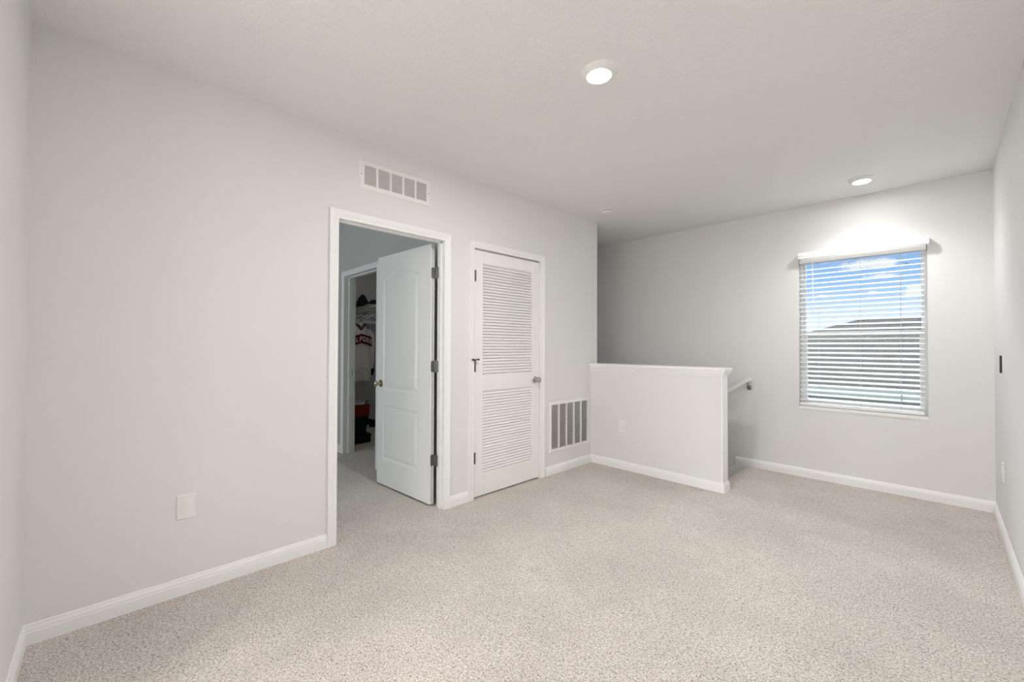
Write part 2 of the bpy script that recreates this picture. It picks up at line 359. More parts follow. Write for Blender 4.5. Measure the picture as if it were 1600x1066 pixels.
mb = MB(); mb.box(-4.3, -4.2, -2.2, CY, 0, H); S(mb.build('wall_bedroom_far', M_BEDWALL), 'far wall of the bedroom', 'wall')
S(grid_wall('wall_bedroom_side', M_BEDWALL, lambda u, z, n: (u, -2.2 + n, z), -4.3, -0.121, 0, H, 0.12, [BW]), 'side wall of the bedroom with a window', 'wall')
# staircase going down to the left behind the half wall
mb = MB()
for i in range(11):
    x1 = 1.262 - 0.262 * i; z = -0.186 * (i + 1)
    mb.box(x1 - 0.285, x1 - 0.012, YE, YB, z - 0.04, z)
    mb.box(x1 - 0.03, x1 - 0.012, YE, YB, z, z + 0.186 - 0.012)
S(mb.build('trim_staircase', M_CARPET), 'carpeted stairs going down behind the half wall', 'stairs')

# ------------------------------------------------------------------ baseboards
BP = [(0, 0), (0, T), (0.052, T), (0.056, 0.0115), (0.060, 0.0125), (0.068, 0.0105), (0.074, 0.0065), (0.080, 0.006), (BH, 0.003), (BH, 0)]   # (z, n)
def base(name, a, b, nrm, label, ma=0, mbv=0):
    """baseboard from a to b (x, y); nrm points into the room; ma/mbv mitre the ends (+1 outside corner, -1 inside)"""
    a = Vector((*a, 0)); b = Vector((*b, 0)); nrm = Vector((*nrm, 0)); d = (b - a).normalized()
    k = len(BP); mb_ = MB(); vs = []
    for p, s in ((a, -ma), (b, mbv)): vs += [tuple(p + nrm * n_ + d * (s * n_) + Vector((0, 0, z))) for z, n_ in BP]
    mb_.add(vs, [(j, (j + 1) % k, k + (j + 1) % k, k + j) for j in range(k)] + [tuple(range(k)), tuple(range(k, 2 * k))[::-1]])
    return S(mb_.build(name, M_TRIM), label, 'baseboard')
CW = 0.057
base('baseboard_left', (0, Y0), (0, D1[0] - CW), (1, 0), 'white baseboard along the left wall up to the open door', -1)
base('baseboard_between_doors', (0, D1[1] + CW), (0, D2[0] - CW), (1, 0), 'short white baseboard between the two doors')
base('baseboard_under_grille', (0, D2[1] + CW + 0.02), (0, YK), (1, 0), 'white baseboard under the return air grille', 0, -1)
base('baseboard_knee', (0, YK), (XK, YK), (0, -1), 'white baseboard along the front of the half wall', -1, 1)
base('baseboard_knee_end', (XK, YK), (XK, YE), (1, 0), 'white baseboard around the end of the half wall', 1, 1)
base('baseboard_back', (1.127, YB), (XR, YB), (0, -1), 'white baseboard below the window', 0, -1)
base('baseboard_right', (XR, Y0), (XR, YB), (-1, 0), 'white baseboard along the right wall', 0, -1)
base('baseboard_near', (0, Y0), (0.76, Y0), (0, 1), 'white baseboard on the short wall at the left edge', -1)
base('baseboard_bedroom', (-4.2, CY), (CO[0] - CW, CY), (0, -1), 'white baseboard beside the walk-in closet doorway')
base('baseboard_closet_far', (-3.95, 2.12), (-3.95, 3.36), (1, 0), 'white baseboard on the far closet wall')
# stair skirt board
mb = MB(); x2 = -2.4; zz = 0.66 * (x2 - 1.127)
mb.prism([(1.262, YB - 0.012, -0.001), (1.127, YB - 0.012, -0.001), (x2, YB - 0.012, zz), (x2, YB - 0.012, zz - 0.30), (1.262, YB - 0.012, -0.30)], (0, 0.012, 0))
S(mb.build('trim_stair_skirt', M_TRIM), 'white skirt board sloping down along the stairs', 'trim')
# end board of the half wall
mb = MB(); mb.box(XK - 0.012, XK, YK, YE, 0, 1.0)
S(mb.build('trim_knee_end', M_TRIM), 'white board on the end of the half wall', 'trim')
# cap of the half wall: flat board above a stepped cove moulding
cap = S(MB().box(0.0, XK + 0.03, YK - 0.032, YE + 0.032, 1.046, 1.068).build('trim_knee_cap', M_TRIM, bevel=0.004), 'white ledge capping the half wall', 'ledge')
CP = [(0.992, 0.0), (0.992, 0.006), (1.002, 0.008), (1.010, 0.010), (1.013, 0.015), (1.024, 0.018), (1.034, 0.023), (1.038, 0.026), (1.046, 0.026), (1.046, 0.0)]
mb = MB(); k = len(CP); vs = []
for (x, y), (dx, dy) in (((0, YK), (0, -1)), ((XK, YK), (1, -1)), ((XK, YE), (1, 1)), ((0.0, YE), (0, 1))):
    vs += [(x + n_ * dx, y + n_ * dy, z) for z, n_ in CP]
mb.add(vs, [(i * k + j, i * k + (j + 1) % k, (i + 1) * k + (j + 1) % k, (i + 1) * k + j) for i in range(3) for j in range(k)])
mb.build('cap_moulding', M_TRIM, cap)

# ------------------------------------------------------------------ door casings and jambs
CPROF = [(0.0, 0.0), (0.0, 0.009), (0.004, 0.011), (0.012, 0.0115), (0.020, 0.010), (0.026, 0.0125), (0.040, 0.015), (0.050, 0.0165), (0.055, 0.0165), (0.057, 0.014), (0.057, 0.0)]
def casing(name, u0, u1, zh, fn, label):
    mb_ = MB().sweep([(u0, 0), (u0, zh), (u1, zh), (u1, 0)], [(-1, 0), (-1, 1), (1, 1), (1, 0)], CPROF, fn)
    return S(mb_.build(name, M_TRIM), label, 'door trim')
def jamb(mb_, u0, u1, zh, fn, th, stop=None):
    def b(a0, a1, z0, z1, n0, n1):
        c = [fn(u, z, n_) for u in (a0, a1) for z in (z0, z1) for n_ in (n0, n1)]
        xs, ys, zs = zip(*c); mb_.box(min(xs), max(xs), min(ys), max(ys), min(zs), max(zs))
    for n0, n1, d in [(-th, 0, 0.0)] + ([(stop[0], stop[1], 0.011)] if stop else []):
        b(u0 - 0.018, u0 + d, 0, zh + d * 0, n0, n1); b(u1 - d, u1 + 0.018, 0, zh, n0, n1); b(u0 - 0.018, u1 + 0.018, zh - d, zh + 0.018, n0, n1)
casing('trim_bedroom_door', D1[0] + 0.0, D1[1] - 0.0, HD, left, 'white moulded casing around the open bedroom doorway')
mb = MB(); jamb(mb, D1[0], D1[1], HD, left, WT, (-0.055, -0.030)); S(mb.build('trim_bedroom_jamb', M_TRIM), 'white jamb and stop inside the bedroom doorway', 'door trim')
casing('trim_bedroom_door_inside', D1[0] - 0.006, D1[1] + 0.006, HD + 0.006, lb, 'white casing on the bedroom side of the doorway')
casing('trim_louver_door', D2[0], D2[1], HD, left, 'white moulded casing around the louvred closet door')
mb = MB(); jamb(mb, D2[0], D2[1], HD, left, WT, (-0.065, -0.043)); S(mb.build('trim_louver_jamb', M_TRIM), 'white jamb behind the louvred door', 'door trim')
casing('trim_walk_in_closet', CO[0], CO[1], HD - 0.005, cl, 'white casing around the walk-in closet doorway inside the bedroom')
mb = MB(); jamb(mb, CO[0], CO[1], HD - 0.005, cl, 0.13, (-0.085, -0.05)); cj = S(mb.build('trim_walk_in_closet_jamb', M_TRIM), 'white jamb of the walk-in closet doorway', 'door trim')
mb = MB(); mb.box(CO[0] - 0.001, CO[0] + 0.0015, 2.045, 2.085, 0.905, 0.965); sp = mb.build('strike_plate', M_NICKEL, cj)
mb = MB(); mb.box(CO[0] - 0.001, CO[0] + 0.002, 2.057, 2.073, 0.920, 0.950); mb.build('strike_hole', M_DARK, sp)

# ------------------------------------------------------------------ doors
def knob_parts(parent, M, mat, rose=0.033, name='door_knob'):
    prof = [(0.0, 0.0), (rose, 0.0), (rose, 0.003), (rose * 0.9, 0.007), (rose * 0.55, 0.010), (0.012, 0.013), (0.0105, 0.022), (0.012, 0.030), (0.018, 0.034), (0.0245, 0.041), (0.0270, 0.050), (0.0255, 0.058), (0.019, 0.064), (0.010, 0.067), (0.0, 0.0675)]
    return MB().lathe(prof, M, 32, False).build(name, mat, parent, smooth=True, world=False)
def axis_matrix(loc, d):
    return Matrix.Translation(loc) @ Vector((0, 0, 1)).rotation_difference(Vector(d)).to_matrix().to_4x4()

# bedroom door, ajar into the bedroom: local frame u along the door (0 hinge .. W latch), face towards -v
DW, DH, DT = 0.803, 2.040, 0.035
door = thing('door_1', 'white two panel arched door standing open into the bedroom', 'door', (-0.118, D1[1] - 0.001, 0), kind='structure', rot=(0, 0, math.radians(183.0)))
def panel_depth(u, z):
    def inset(d):
        if d <= 0: return 0.0
        for (a, ha), (b, hb) in zip(PAN, PAN[1:]):
            if d <= b: return ha + (hb - ha) * (d - a) / (b - a)
        return PAN[-1][1]
    PAN = [(0, 0), (0.004, 0.0035), (0.011, 0.0085), (0.017, 0.0085), (0.024, 0.0065), (0.046, 0.0015), (0.05, 0.001)]
    u0, u1 = 0.165, 0.705; d = -1
    # lower panel
    d1 = min(u - u0, u1 - u, z - 0.243, 0.722 - z)
    t = max(-0.5, min(0.5, (u - (u0 + u1) / 2) / (u1 - u0)))
    zt = 1.852 + 0.066 * (0.5 * (1 + math.cos(2 * PI * t))) ** 1.0
    sl = 0.066 * PI / (u1 - u0) * math.sin(2 * PI * t)
    d2 = min(u - u0, u1 - u, z - 0.862, (zt - z) / math.sqrt(1 + sl * sl))
    return inset(max(d1, d2))
nu, nzv = 150, 320
mb = MB()
for side in (0, 1):
    vs = []; fs = []
    for j in range(nzv + 1):
        z = 0.014 + DH * j / nzv - 0.0
        for i in range(nu + 1):
            u = 0.004 + DW * i / nu; d = panel_depth(u - 0.004 + 0.0, z)
            # face seen from the hall is local +v (door is turned 183 degrees)
            vs.append((u, (DT + 0.004 - d) if side == 0 else (0.004 + d), z))
    for j in range(nzv):
        for i in range(nu):
            q = j * (nu + 1) + i; fs.append((q, q + 1, q + nu + 2, q + nu + 1))
    mb.add(vs, fs)
z0, z1 = 0.014, 0.014 + DH
mb.box(0.004, 0.004 + DW, 0.0135, DT - 0.0055, z0, z1)
for (ua, ub, za, zb) in ((0.004, 0.004, z0, z1), (0.004 + DW, 0.004 + DW, z0, z1)):
    mb.quad((ua, 0.004, za), (ua, DT + 0.004, za), (ua, DT + 0.004, zb), (ua, 0.004, zb))
for z in (z0, z1): mb.quad((0.004, 0.004, z), (0.004 + DW, 0.004, z), (0.004 + DW, DT + 0.004, z), (0.004, DT + 0.004, z))
mb.build('door_slab', M_GRAIN, door, smooth=True, world=False)
for sgn, v in ((1, DT + 0.004), (-1, 0.004)):
    knob_parts(door, axis_matrix((0.004 + DW - 0.060, v, 0.912), (0, sgn, 0)), M_BRASS)['label'] = 'round antique brass knob'
mb = MB(); mb.box(0.004 + DW - 0.0005, 0.004 + DW + 0.001, 0.010, 0.033, 0.885, 0.94); mb.build('latch_plate', M_BRASS, door, world=False)
for hz in (0.356, 1.090, 1.826):
    mb = MB(); rl = 0.044
    # leaf on the door edge, knuckle, leaf on the jamb
    mb.prism([(0.0035, 0.003 + 0.033 * 1, hz - rl + 0.01), (0.0035, 0.003 + 0.026, hz - rl), (0.0035, 0.0, hz - rl), (0.0035, 0.0, hz + rl), (0.0035, 0.003 + 0.026, hz + rl), (0.0035, 0.003 + 0.033, hz + rl - 0.01)], (-0.0025, 0, 0))
    mb.box(-0.048, -0.004, 0.0035, 0.006, hz - rl, hz + rl)
    mb.build('hinge', M_HINGE, door, world=False)['label'] = 'grey steel hinge'
    h = door.children[-1]
    MB().lathe([(0.0, hz - rl - 0.003), (0.004, hz - rl - 0.003), (0.006, hz - rl), (0.006, hz + rl), (0.004, hz + rl + 0.003), (0.0, hz + rl + 0.003)], Matrix.Translation((0.0, 0.001, 0)), 14, False).build('hinge_pin', M_HINGE, h, smooth=True, world=False)

# louvred closet door, closed
y0, y1 = D2[0] + 0.003, D2[1] - 0.003
ld = thing('door_2', 'closed white louvred closet door', 'door', (-0.006, (y0 + y1) / 2, 0), kind='structure')
xf, xb = -0.006, -0.041; ST0, ST1 = D2[0] + 0.100, D2[1] - 0.107
mb = MB()
mb.box(xb, xf, y0, ST0, 0.012, 2.046); mb.box(xb, xf, ST1, y1, 0.012, 2.046)
for a, b in ((0.012, 0.185), (0.878, 1.006), (1.945, 2.046)): mb.box(xb, xf, ST0, ST1, a, b)
mb.build('door_frame', M_DOOR, ld, bevel=0.0012)
for a, b, nm in ((0.185, 0.878, 'louver_panel'), (1.006, 1.945, 'louver_panel')):
    mb = MB(); nl = round((b - a) / 0.0252); pt = (b - a) / nl
    for i in range(nl + 1):
        zc = a + pt * i - 0.004
        # slat: low edge at the front, rounded nose, rising to the back
        prof = [(-0.0095, 0.003), (-0.0070, 0.0), (-0.0068, -0.0025), (-0.0085, -0.0045), (-0.0125, -0.0040), (-0.0325, 0.0255), (-0.0265, 0.0285)]
        pl = [(x, ST0 - 0.004, min(max(zc + z, a - 0.003), b + 0.003)) for x, z in prof]
        mb.prism(pl, (0, ST1 - ST0 + 0.008, 0))
    mb.build(nm, M_DOOR, ld)
mb = MB(); mb.box(xb - 0.02, xb - 0.019, y0, y1, 0.02, 2.04)
knob_parts(ld, Matrix.Translation(-Vector(ld.location)) @ axis_matrix((xf, 2.898, 0.937), (1, 0, 0)), M_NICKEL)['label'] = 'round satin nickel knob'
for hz in (0.335, 1.086, 1.828):
    mb = MB(); mb.lathe([(0.0, hz - 0.047), (0.004, hz - 0.047), (0.0075, hz - 0.044), (0.0075, hz + 0.044), (0.004, hz + 0.047), (0.0, hz + 0.047)], Matrix.Translation((0.0095, y0 + 0.002, 0)), 14, False)
    mb.box(-0.012, 0.008, y0 - 0.0030, y0 + 0.0005, hz - 0.044, hz + 0.044)
    hg = mb.build('hinge', M_HINGE2, ld, smooth=True); hg['label'] = 'grey steel hinge'
    if hz == 1.086:
        mb = MB(); zz = hz + 0.052
        mb.lathe([(0.0, zz - 0.006), (0.011, zz - 0.006), (0.011, zz + 0.004), (0.0, zz + 0.004)], Matrix.Translation((0.0095, y0 + 0.002, 0)), 14, False)
        for s in (-1, 1):
            p = Vector((0.011, y0 + 0.002, zz)); q = p + Vector((0.012, s * 0.026, 0.003)); mb.tube([p, q], 0.0055, 10)
            mb.tube([q - (q - p) * 0.05, q + (q - p) * 0.25], 0.0085, 12)
        mb.build('hinge_stop', M_HINGE2, hg, smooth=True)['label'] = 'grey hinge pin door stop with two arms'

# ------------------------------------------------------------------ window
win = thing('window_1', 'white single hung window looking onto a grey roof and blue sky', 'window', ((WX0 + WX1) / 2, YB + 0.1, WZ0), kind='structure')
def ring(mb_, x0, x1, z0, z1, w_, y0_, y1_, wb=None, wt=None):
    wb = w_ if wb is None else wb; wt = w_ if wt is None else wt
    mb_.box(x0, x0 + w_, y0_, y1_, z0, z1); mb_.box(x1 - w_, x1, y0_, y1_, z0, z1)
    mb_.box(x0 + w_, x1 - w_, y0_, y1_, z0, z0 + wb); mb_.box(x0 + w_, x1 - w_, y0_, y1_, z1 - wt, z1)
mb = MB(); ring(mb, WX0 + 0.001, WX1 - 0.001, 0.680, WZ1 - 0.001, 0.022, YB + 0.075, YB + 0.145, 0.02, 0.012); mb.build('window_frame', M_VINYL, win, bevel=0.002)
mb = MB(); ring(mb, WX0 + 0.023, WX1 - 0.023, 1.372, WZ1 - 0.012, 0.016, YB + 0.108, YB + 0.135, 0.030, 0.010); us = mb.build('upper_sash', M_VINYL, win, bevel=0.002)
mb = MB(); mb.box(WX0 + 0.038, WX1 - 0.038, YB + 0.120, YB + 0.124, 1.390, WZ1 - 0.02); mb.build('upper_pane', M_GLASS, us)
mb = MB(); ring(mb, WX0 + 0.023, WX1 - 0.023, 0.700, 1.398, 0.029, YB + 0.078, YB + 0.106, 0.036, 0.036); ls = mb.build('lower_sash', M_VINYL, win, bevel=0.002)
mb = MB(); mb.box(WX0 + 0.050, WX1 - 0.050, YB + 0.090, YB + 0.094, 0.734, 1.364); mb.build('lower_pane', M_GLASS, ls)
mb = MB(); mb.box(2.10, 2.16, YB + 0.064, YB + 0.08, 1.385, 1.397); mb.build('sash_lock', M_VINYL, ls, bevel=0.002)
mb = MB(); mb.box(WX0 + 0.0005, WX1 - 0.0005, YB - 0.004, YB + 0.09, WZ0, 0.683); mb.build('sill', M_TRIM, win, bevel=0.002)

# blind
bl = thing('window_blind', 'white two inch faux wood blind tilted open over the window', 'blind', ((WX0 + WX1) / 2, YB + 0.02, 0.685))
vy0, vx0, vx1 = 4.770, 1.708, 2.604
mb = MB()
vp = [(0.0, 2.100), (0.0, 2.106), (0.003, 2.112), (0.001, 2.118), (0.0, 2.128), (0.001, 2.140), (0.004, 2.150), (0.008, 2.157), (0.016, 2.157), (0.016, 2.100)]
mb.prism([(vx0, vy0 + a, z) for a, z in vp], (vx1 - vx0, 0, 0))
for xa in (vx0, vx1 - 0.012): mb.box(xa, xa + 0.012, vy0 + 0.015, YB, 2.101, 2.155)
mb.build('valance', M_BLIND, bl)
mb = MB(); mb.box(WX0 + 0.006, WX1 - 0.006, YB + 0.002, YB + 0.058, 2.062, 2.103); mb.build('headrail', M_BLIND, bl)
BY = YB + 0.030; TILT = math.radians(15); PITCHZ = 0.0445; NS = 30
mb = MB(); sag = lambda i: 0.0
SZ0 = 0.752
for i in range(NS):
    zc = SZ0 + PITCHZ * i
    # slightly crowned slat, room side edge lower
    top = []; bot = []
    for q in range(5):
        v = -0.025 + 0.0125 * q; cr_ = 0.0016 * (1 - (v / 0.025) ** 2)
        yy = v * math.cos(TILT); zz = v * math.sin(TILT)
        top.append((yy, zz + cr_ + 0.0014)); bot.append((yy, zz + cr_ - 0.0014))
    pl = [(WX0 + 0.006, BY + a, zc + b) for a, b in top + bot[::-1]]
    mb.prism(pl, (2.572 - WX0 - 0.006, 0, 0))
mb.build('slats', M_BLIND, bl)
mb = MB(); mb.box(WX0 + 0.003, 2.570, BY - 0.026, BY + 0.026, 0.688, 0.716); rail = mb.build('bottom_rail', M_BLIND, bl, bevel=0.004)
for cx in (1.855, 2.160, 2.424):
    mb = MB(); zt = 2.065
    for yy in (BY - 0.0255, BY + 0.0255): mb.tube([(cx, yy, 0.716), (cx, yy, zt)], 0.0007, 5)
    for i in range(NS):
        zc = SZ0 + PITCHZ * i - 0.003
        mb.tube([(cx, BY - 0.0255, zc - 0.007), (cx, BY + 0.0255, zc + 0.007)], 0.0005, 4)
    mb.build('ladder_cord', M_CORD, bl)
    mb = MB(); mb.lathe([(0, 0), (0.007, 0), (0.007, 0.002), (0.004, 0.0035), (0, 0.0035)], axis_matrix((cx, BY - 0.026, 0.704), (0, -1, 0)), 16, False); mb.build('cord_button', M_PLASTIC, rail, smooth=True)
mb = MB(); mb.tube([(2.430, BY - 0.031, 2.06), (2.430, BY - 0.031, 0.85)], 0.0013, 6)
mb.lathe([(0, 0.80), (0.006, 0.80), (0.0075, 0.815), (0.004, 0.85), (0, 0.85)], Matrix.Translation((2.430, BY - 0.031, 0)), 12, False); mb.build('lift_cord', M_CORD, bl)
mb = MB(); mb.tube([(1.812, BY - 0.036, 2.095), (1.814, BY - 0.037, 1.60)], 0.0042, 8); mb.tube([(1.814, BY - 0.037, 1.60), (1.814, BY - 0.037, 1.58)], 0.006, 10); mb.build('tilt_wand', M_PLASTIC, bl, smooth=True)

# ------------------------------------------------------------------ ceiling lamps, smoke detector
def ceiling_lamp(x, y, i, label):
    lens = M_LENS[i]
    t = thing('ceiling_lamp', label, 'ceiling light', (x, y, H), 'round ceiling lamps')
    M = Matrix.Translation((x, y, H)) @ Matrix.Rotation(PI, 4, 'X')
    MB().lathe([(0.088, -0.001), (0.089, 0.004), (0.084, 0.009), (0.070, 0.021), (0.062, 0.026), (0.0575, 0.0255), (0.0565, 0.023), (0.0, 0.023)], M, 48, False).build('trim_ring', M_PLASTIC, t, smooth=True)
    MB().lathe([(0.0565, 0.0232), (0.0560, 0.0248), (0.0, 0.0252)], M, 48, False).build('lens', lens, t, smooth=True)
    if LAMP_W[i] > 0:
        sp_ = bpy.data.lights.new('lamp_beam', 'SPOT'); sp_.energy = LAMP_W[i]; sp_.color = LAMP_RGB; sp_.spot_size = math.radians(140); sp_.spot_blend = 1.0; sp_.shadow_soft_size = 0.05
        so = bpy.data.objects.new('lamp_beam', sp_); COL.objects.link(so); so.parent = t; so.location = (0, 0, -0.08)
    return t
ceiling_lamp(1.490, 1.740, 0, 'round white ceiling lamp over the middle of the carpet, the large near one')
ceiling_lamp(2.225, 4.380, 1, 'round white ceiling lamp close to the window wall, the far one')
for x_, y_, w_ in ((0.5, -3.5, 'in the far left of the loft behind the camera'), (1.5, -3.5, 'in the middle of the loft behind the camera'), (2.5, -3.5, 'in the far right of the loft behind the camera')):
    ceiling_lamp(x_, y_, 2, 'added round white fill lamp ' + w_)  # unseen lamps added behind the camera to fill the room evenly
ceiling_lamp(-2.75, 2.70, 3, 'added dim round lamp inside the walk-in closet')  # lamp added to brighten the closet contents
sd = thing('smoke_detector', 'small round white smoke detector on the ceiling near the wall corner', 'smoke detector', (0.350, 3.575, H))
M = Matrix.Translation((0.350, 3.575, H)) @ Matrix.Rotation(PI, 4, 'X')
MB().lathe([(0.064, -0.001), (0.064, 0.008), (0.060, 0.011), (0.0, 0.011)], M, 40, False).build('mounting_base', M_PLASTIC, sd, smooth=True)
MB().lathe([(0.050, 0.010), (0.050, 0.014), (0.054, 0.016), (0.054, 0.030), (0.050, 0.037), (0.040, 0.041), (0.0, 0.042)], M, 40, False).build('detector_body', M_PLASTIC, sd, smooth=True)
MB().lathe([(0.0505, 0.0112), (0.0505, 0.0155), (0.048, 0.0155)], M, 40, False).build('sensing_slot', M_BLACK, sd)

# ------------------------------------------------------------------ vents on the left wall
def vent(name, r, nsec, bw, label, border, bar=0.012, screws=True, fill=0.38):
    y0_, y1_, z0_, z1_ = r
    t = thing(name, label, 'air vent', (0, (y0_ + y1_) / 2, z0_), 'wall vents')
    mb_ = MB(); n1 = 0.007
    iy0, iy1, iz0, iz1 = y0_ + border, y1_ - border, z0_ + border, z1_ - border
    # frame with sloping outer edge
    mb_.sweep([(iy0, iz0), (iy0, iz1), (iy1, iz1), (iy1, iz0), (iy0, iz0)], [(-1, -1), (-1, 1), (1, 1), (1, -1), (-1, -1)], [(0, -0.012), (0, n1), (border - 0.007, n1), (border, 0.002), (border, 0.0), (0.004, 0.0), (0.004, -0.012)], left)
    sw = (iy1 - iy0 - bar * (nsec - 1)) / nsec
    for i in range(1, nsec):
        yb = iy0 + i * (sw + bar) - bar; mb_.box(-0.012, n1, yb, yb + bar, iz0 - 0.001, iz1 + 0.001)
    mb_.build('vent_frame', M_VENT, t, bevel=0.0008)
    for i in range(nsec):
        ya = iy0 + i * (sw + bar); b_ = MB(); nb = max(2, round((iz1 - iz0) / bw))
        for q in range(nb):
            zc = iz0 + (iz1 - iz0) * (q + 0.5) / nb; hh = bw * fill
            b_.prism([(0.003, ya, zc + hh), (0.0035, ya, zc + hh - 0.001), (-0.0105, ya, zc - hh - 0.001), (-0.011, ya, zc - hh)], (0, sw, 0))
        b_.build('vent_louvers', M_BLADE, t)
    a0, a1, c0, c1, xb_, xf_ = iy0 - 0.003, iy1 + 0.003, iz0 - 0.003, iz1 + 0.003, -0.06, -0.0125
    MB().add([(x, y, z) for x in (xb_, xf_) for y, z in ((a0, c0), (a1, c0), (a1, c1), (a0, c1))], [(0, 1, 2, 3), (0, 1, 5, 4), (1, 2, 6, 5), (2, 3, 7, 6), (3, 0, 4, 7)]).build('duct_box', M_DARK, t)
    if screws:
        for yy in (y0_ + border * 0.42, y1_ - border * 0.42):
            MB().lathe([(0, 0), (0.004, 0), (0.0035, 0.0015), (0, 0.002)], axis_matrix((n1, yy, (z0_ + z1_) / 2), (1, 0, 0)), 12, False).build('screw', M_HINGE, t, smooth=True)
    return t
vent('air_vent', VENT, 5, 0.0127, 'small horizontal white air vent high on the wall above the open door', 0.034, 0.016)
vent('air_vent', GRIL, 5, 0.0127, 'large square white return air grille low on the wall beside the louvred door', 0.030, 0.013, False, 0.5)

# ------------------------------------------------------------------ outlets and switch
def outlet(origin, fn, label, slots=True, w_=0.080, h_=0.124):
    """origin (u, z) centre; fn(u, z, n) to world"""
    u, z = origin
    t = thing('wall_outlet', label, 'outlet', fn(u, z - h_ / 2, 0), 'white wall outlets')
    def frus(n0, n1, du, dz, k): # plate with sloped edge
        return [fn(u + sx_ * (du - (k if n_ == n1 else 0)), z + sz_ * (dz - (k if n_ == n1 else 0)), n_) for n_ in (n0, n1) for sx_, sz_ in ((-1, -1), (1, -1), (1, 1), (-1, 1))]
    b_ = MB(); b_.add(frus(0, 0.0065, w_ / 2, h_ / 2, 0.004), [(0, 1, 2, 3), (4, 5, 6, 7), (0, 1, 5, 4), (1, 2, 6, 5), (2, 3, 7, 6), (3, 0, 4, 7)])
    b_.build('cover_plate', M_PLASTIC, t, bevel=0.001)
    for s in (-1, 1):
        b_ = MB(); zc = z + s * 0.0195; pts = []
        for k_ in range(28):
            a = 2 * PI * k_ / 28; pts.append((0.0172 * math.cos(a), max(-0.0142, min(0.0142, 0.0172 * math.sin(a)))))
        b_.add([fn(u + p, zc + q, 0.006) for p, q in pts] + [fn(u + p * 0.96, zc + q * 0.96, 0.0105) for p, q in pts], [tuple(range(28)), tuple(range(28, 56))] + [(i, (i + 1) % 28, 28 + (i + 1) % 28, 28 + i) for i in range(28)])
        rc = b_.build('receptacle', M_PLASTIC, t)
        if slots:
            b_ = MB()
            for du, hh in ((-0.0065, 0.0042), (0.0065, 0.0034)):
                b_.add([fn(u + du + a, zc + 0.003 + c, n_) for a in (-0.0011, 0.0011) for c in (-hh, hh) for n_ in (0.009, 0.0108)], [(0, 1, 3, 2), (4, 6, 7, 5), (0, 4, 5, 1), (2, 3, 7, 6), (0, 2, 6, 4), (1, 5, 7, 3)])
            b_.build('slots', M_DARK, rc)
    return t
knee = lambda u, z, n: (u, YK - n, z); right = lambda u, z, n: (XR - n, u, z)
outlet((0.298, 0.436), left, 'white wall outlet low on the long left wall, the nearest one', False)
outlet((0.388, 0.436), knee, 'white wall outlet on the front of the half wall')
outlet((4.245, 0.432), right, 'white wall outlet low on the right wall, seen edge on')
sw = thing('light_switch', 'white switch plate with a black rocker on the right wall', 'light switch', (XR, 4.215, 1.08))
MB().add([right(4.215 + sx_ * (0.058 - k_), 1.142 + sz_ * (0.060 - k_), n_) for n_, k_ in ((0, 0), (0.0065, 0.004)) for sx_, sz_ in ((-1, -1), (1, -1), (1, 1), (-1, 1))], [(0, 1, 2, 3), (4, 5, 6, 7), (0, 1, 5, 4), (1, 2, 6, 5), (2, 3, 7, 6), (3, 0, 4, 7)]).build('cover_plate', M_PLASTIC, sw)
MB().box(XR - 0.016, XR - 0.006, 4.172, 4.210, 1.086, 1.200).build('black_rocker', M_BLACK, sw, bevel=0.001)
MB().box(XR - 0.012, XR - 0.006, 4.235, 4.247, 1.138, 1.168).build('toggle', M_PLASTIC, sw, bevel=0.001)

# ------------------------------------------------------------------ handrail on the window wall
hr = thing('handrail', 'white wooden stair handrail on the window wall beyond the half wall', 'handrail', (1.28, YB, 0.92))
A = Vector((1.285, 4.782, 0.922)); B = Vector((-1.6, 4.782, 0.922 - 0.69 * 2.885)); d = (B - A).normalized(); up_ = Vector((d.z, 0, -d.x)); up_ = -up_ if up_.z < 0 else up_
RP = [(-0.019, -0.022), (-0.021, -0.008), (-0.017, 0.002), (-0.021, 0.010), (-0.017, 0.020), (-0.008, 0.026), (0.008, 0.026), (0.017, 0.020), (0.021, 0.010), (0.017, 0.002), (0.021, -0.008), (0.019, -0.022)]
MB().loft([[tuple(P_ + Vector((0, a, 0)) + up_ * b) for a, b in [(q_ * 0.8, w_ * 0.8) for q_, w_ in RP]] for P_ in (A, B)]).build('rail', M_TRIM, hr, bevel=0.002)
for t_ in (0.04, 1.1, 2.4):
    p = A + d * t_ - up_ * 0.0175
    b_ = MB(); q = Vector((p.x + 0.004, YB, p.z - 0.062))
    b_.tube([p, p + Vector((0, 0, -0.022)), p + Vector((0, 0.014, -0.046)), p + Vector((0, 0.038, -0.058)), (p.x, YB - 0.004, p.z - 0.060)], [0.007, 0.0065, 0.006, 0.0065, 0.010], 10)
    b_.lathe([(0, 0), (0.026, 0), (0.025, 0.004), (0.014, 0.007), (0, 0.007)], axis_matrix((p.x, YB, p.z - 0.060), (0, -1, 0)), 20, False)
    b_.box(p.x - 0.030, p.x + 0.030, p.y - 0.008, p.y + 0.008, p.z - 0.004, p.z - 0.0005)
    b_.build('rail_bracket', M_HINGE, hr, smooth=True)['label'] = 'grey metal bracket'

